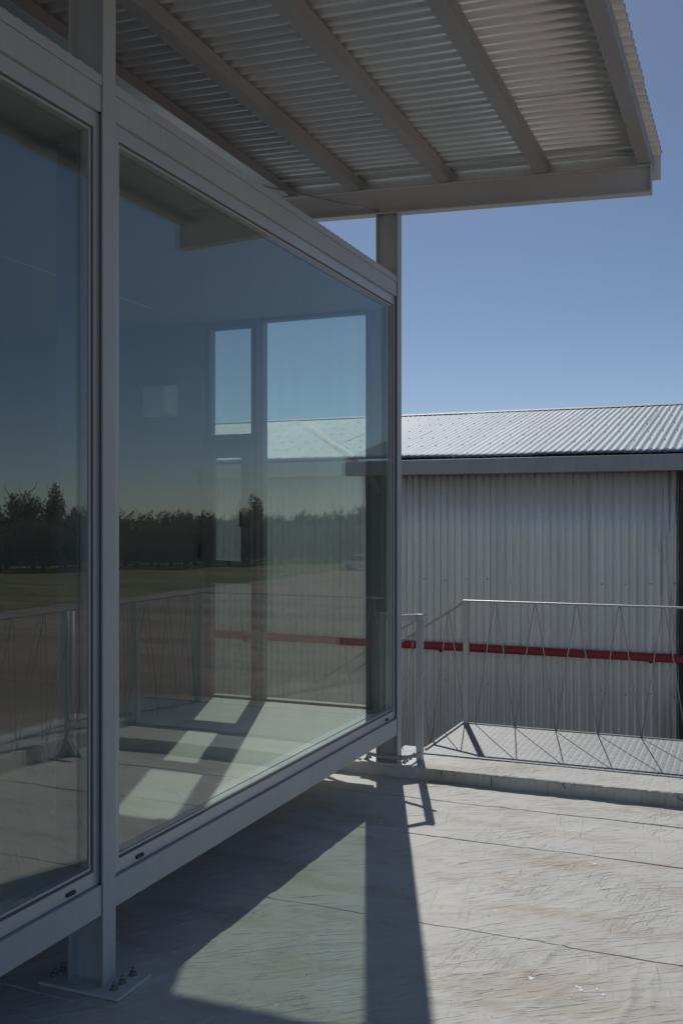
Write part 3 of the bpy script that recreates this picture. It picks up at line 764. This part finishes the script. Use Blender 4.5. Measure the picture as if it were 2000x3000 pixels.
gt = MB().box(-10.8, 1.84, 9.756, 9.761, 2.113, 2.262).box(-10.8, 1.84, 9.7615, 9.97, 2.113, 2.117).box(-10.8, 1.84, 9.965, 9.97, 2.1175, 2.25).box(1.836, 1.84, 9.762, 9.964, 2.1175, 2.25).box(-10.8, 1.84, 9.7615, 9.772, 2.259, 2.263)
gt.build('gutter', M['gutter'], shed, .0015)
MB().box(-10.8, 1.80, 9.972, 9.984, 2.118, 2.27).build('eave_board', M['trim'], shed)
# roofing screws, too small to pick apart
sc = MB(); r5 = random.Random(12)
for row in range(7):
    yb = 9.92+row*.66
    for i in range(0, 44):
        x = 1.80-i*PW*2-(PW if row % 2 else 0)*1.0 + .019
        if r5.random() < .10: continue
        y = yb+r5.uniform(-.04, .04); z = RZ0+RS*(y-RY0)+.0105; q = .0075
        sc.add([(x-q,y-q,z-.002),(x+q,y-q,z-.002),(x+q,y+q,z-.001),(x-q,y+q,z-.001),(x-q*.6,y-q*.6,z+.007),(x+q*.6,y-q*.6,z+.007),(x+q*.6,y+q*.6,z+.008),(x-q*.6,y+q*.6,z+.008)], [(4,5,6,7),(0,1,5,4),(1,2,6,5),(2,3,7,6),(3,0,4,7)])
for zr in (1.02, -.05):
    for i in range(0, 28):
        x = 1.40-i*PW*3+r5.uniform(-.004,.004)+.019; z = zr+r5.uniform(-.015,.015); q = .0055; y = WY-.013
        sc.add([(x-q,y,z-q),(x+q,y,z-q),(x+q,y,z+q),(x-q,y,z+q),(x-q*.6,y-.008,z-q*.6),(x+q*.6,y-.008,z-q*.6),(x+q*.6,y-.008,z+q*.6),(x-q*.6,y-.008,z+q*.6)], [(4,5,6,7),(0,1,5,4),(1,2,6,5),(2,3,7,6),(3,0,4,7)])
tag(sc.build('screws', M['trim'], shed), kind='stuff')

pipe = thing('red_pipe', 'long red painted pipe fixed along the shed wall', 'pipe', (-3, 9.92, .33))
MB().tube([(-10.6,9.925,.345),(1.93,9.925,.318)], .041, 20).build('tube', M['red'], pipe)
MB().tube([(1.925,9.925,.318),(1.95,9.925,.318)], .050, 20).build('end_cap', M['red'], pipe)
for x in (-8, -5.6, -3.2, -.9, 1.2): MB().box(x-.015, x+.015, 9.93, 9.985, .262, .282).build('bracket', M['trim'], pipe)

lamp = thing('bracket_lamp', 'long curved bracket lamp reaching out from the shed corner', 'lamp', (1.6, 9.9, 2.0))
MB().box(1.47, 1.53, 9.925, 9.958, 1.82, 2.06).build('wall_plate', M['trim'], lamp, .003)
path = [(1.50,9.92,1.93),(1.53,9.88,2.03),(1.60,9.85,2.14),(1.70,9.84,2.24),(1.85,9.84,2.36)]
MB().tube(path, .018, 10).build('arm', M['conduit'], lamp)
MB().bar((1.78,9.84,2.315), (2.36,9.84,2.70), .14, .04).build('head', M['spot'], lamp, .012)

# ------------------------------------------------------------------ white car far across the yard
CX, CYY = 33.6, 92.0
car = thing('parked_car', 'small white parked car at the far side of the yard', 'car', (CX, CYY, ZG))
def loft(secs):
    m = MB(); n = len(secs[0])
    m.add([p for s_ in secs for p in s_], [(i*n+k, i*n+(k+1) % n, (i+1)*n+(k+1) % n, (i+1)*n+k) for i in range(len(secs)-1) for k in range(n)] + [tuple(reversed(range(n))), tuple((len(secs)-1)*n+k for k in range(n))], False)
    return m
def csec(x, w, z0, z1, z2, w2): return [(CX+x,CYY-w,ZG+z0),(CX+x,CYY+w,ZG+z0),(CX+x,CYY+w,ZG+z1),(CX+x,CYY+w2,ZG+z2),(CX+x,CYY-w2,ZG+z2),(CX+x,CYY-w,ZG+z1)]
loft([csec(-2.05,.72,.35,.55,.62,.66), csec(-1.9,.82,.25,.65,.80,.74), csec(-.9,.85,.22,.75,.92,.78), csec(.2,.86,.22,.78,.95,.80), csec(1.5,.85,.22,.78,.95,.78), csec(1.95,.80,.28,.72,.88,.72), csec(2.05,.74,.4,.6,.7,.68)]).build('body', M['car'], car, .03)
loft([[(CX+x,CYY-w,ZG+.93),(CX+x,CYY+w,ZG+.93),(CX+x+dx,CYY+w2,ZG+z),(CX+x+dx,CYY-w2,ZG+z)] for x, w, dx, w2, z in ((-.95,.76,.0,.74,.95),(-.9,.76,.75,.62,1.42),(.6,.78,.0,.64,1.46),(1.5,.76,-.25,.62,1.40),(1.72,.74,.0,.70,.96))]).build('glazing', M['black'], car, .02)
MB().box(CX-.15, CX+1.1, CYY-.6, CYY+.6, ZG+1.45, ZG+1.475).build('roof', M['car'], car, .01)
for sx in (-1.25, 1.25):
    for sy in (-.80, .80):
        MB().tube([(CX+sx,CYY+sy-.09,ZG+.31),(CX+sx,CYY+sy+.09,ZG+.31)], .31, 18).build('wheel', M['tyre'], car)

# ------------------------------------------------------------------ trees beyond the field
def tree_mesh(kind, seed):
    r = random.Random(seed); tr_ = MB(); cr = MB(); clumps = []
    if kind == 'olive':
        H = 5.0; rad = 2.7
        tr_.tube([(0,0,0),(.08,.05,.7),(.0,.1,1.5),(.1,.0,2.4)], [.22,.18,.15,.08], 8)
        for k in range(6):
            a = k*1.05+r.random(); l = r.uniform(1.0, 1.9)
            tr_.tube([(0,.05,1.2),(math.cos(a)*l*.5,math.sin(a)*l*.5,2.0+r.random()*.4),(math.cos(a)*l,math.sin(a)*l,2.8+r.random()*.7)], [.09,.06,.03], 6)
        for k in range(36):
            a = r.uniform(0, 6.28); z = r.uniform(.8, H-.5)
            q = math.sqrt(r.random())*rad*(1-.5*abs((z-2.5)/2.6))
            clumps.append((math.cos(a)*q, math.sin(a)*q, z, r.uniform(.45, .9)))
        nleaf, sz = 85, .16
    else:
        H = r.uniform(6.2, 7.6); rad = r.uniform(1.3, 2.3)
        tr_.tube([(0,0,0),(.05,.02,H*.3),(.0,.06,H*.6),(.02,0,H*.95)], [.20,.16,.10,.02], 8)
        for k in range(12):
            a = k*2.4; z = 1.4+k*.45; l = rad*r.uniform(.6, 1.0)
            tr_.tube([(0,.02,z),(math.cos(a)*l*.6,math.sin(a)*l*.6,z+.7),(math.cos(a)*l*.8,math.sin(a)*l*.8,z+1.5)], [.05,.03,.01], 5)
        leaders = [(r.uniform(-.7,.7)*rad, r.uniform(-.7,.7)*rad, H*r.uniform(.78, 1.0)) for _ in range(7)]
        for lx, ly, lh in leaders:                       # several pointed shoots make the ragged top
            for k in range(9):
                t_ = k/8; z = 1.2+(lh-1.2)*t_
                w = (1-t_)**.42
                clumps.append((lx*(.5+.5*t_)+r.uniform(-.5,.5)*w, ly*(.5+.5*t_)+r.uniform(-.5,.5)*w, z, (.34+.62*w)*r.uniform(.8,1.2)))
        nleaf, sz = 62, .15
    for cx, cy_, cz, cr_ in clumps:
        for i in range(int(nleaf*min(1, .10+.9*(cr_/.75)**2))):
            u = Vector((r.gauss(0,1), r.gauss(0,1), r.gauss(0,1.15))); u.normalize(); u *= cr_*(r.random()**.4)*r.uniform(.8, 1.25)
            p = Vector((cx, cy_, cz)) + u
            d = Vector((r.uniform(-1,1), r.uniform(-1,1), r.uniform(-.4,1.2))).normalized(); e = d.orthogonal().normalized()
            ang = r.uniform(0, 6.28); e = (e*math.cos(ang)+d.cross(e)*math.sin(ang))
            s_ = sz*r.uniform(.5, 1.3)
            cr.add([p-d*s_, p+e*s_*.45, p+d*s_, p-e*s_*.45], [(0,1,2,3)])
    return tr_.mesh('trunk', M['bark']), cr.mesh('crown', M['leaf_a'] if kind == 'olive' else M['leaf_b'])
OL = [tree_mesh('olive', s_) for s_ in (1, 2, 3)]; PO = [tree_mesh('tall', s_) for s_ in (11, 12, 13, 14, 15)]
def tree(name, meshes, x, y, sc_, rot, label, group, zs_=1.0):
    o = thing(name, label, 'tree', (x, y, ZG+.02), group); o.rotation_euler.z = rot; o.scale = (sc_, sc_, sc_*zs_)
    for nm, me in zip(('trunk', 'crown'), meshes):
        c = bpy.data.objects.new(nm, me); COL.objects.link(c); c.parent = o
r8 = random.Random(21)
# the edge of the orchard runs obliquely past the field
for row in range(2):
    n = 26
    for k in range(n):
        t_ = (k+.5*row)/(n-1); x = 72-36*t_+row*5.0+r8.uniform(-.9,.9); y = 62+54*t_+row*3.2+r8.uniform(-.9,.9)
        az = math.degrees(math.atan2(x+2.1, y)); pane = 'left pane' if az > 35.6 else 'large right pane'
        args = (OL[r8.randrange(3)], x, y, r8.uniform(.86, 1.12), r8.uniform(0, 6)); zz = r8.uniform(.85, 1.1)
        if not 19.5 < az < 43.5: continue
        tree('olive_tree', *args, ('low bushy %s orchard tree mirrored in the %s' % (('front row', 'second row')[row], pane)), 'orchard trees mirrored in the ' + pane, zz)
for k in range(90):
    t_ = (k+r8.uniform(-.4,.4))/89; dp = r8.uniform(0, 12); x = 84-46*t_+dp*.75; y = 70+62*t_+dp*.5
    s_ = r8.uniform(.72, .90)
    az = math.degrees(math.atan2(x+2.1, y))
    if 38.2 < az < 40.8: s_ = r8.uniform(1.02, 1.25)
    elif r8.random() < .12: s_ *= 1.18
    args = (PO[r8.randrange(5)], x, y, s_, r8.uniform(0, 6)); zz = r8.uniform(.9, 1.1)
    if not 19.5 < az < 43.5: continue
    if 38.2 < az < 40.8: lb, gb = 'tall green tree of the highest clump mirrored in the left pane', 'highest tree clump in the left pane'
    elif az > 35.6: lb, gb = 'green tree beside the highest clump mirrored in the left pane', 'trees beside the highest clump'
    elif az > 27: lb, gb = 'green tree rising behind the orchard mirrored left of the inner windows', 'trees mirrored left of the inner windows'
    else: lb, gb = 'green tree rising behind the orchard mirrored across the inner windows', 'trees mirrored across the inner windows'
    tree('tall_tree', *args, lb, gb, zz)
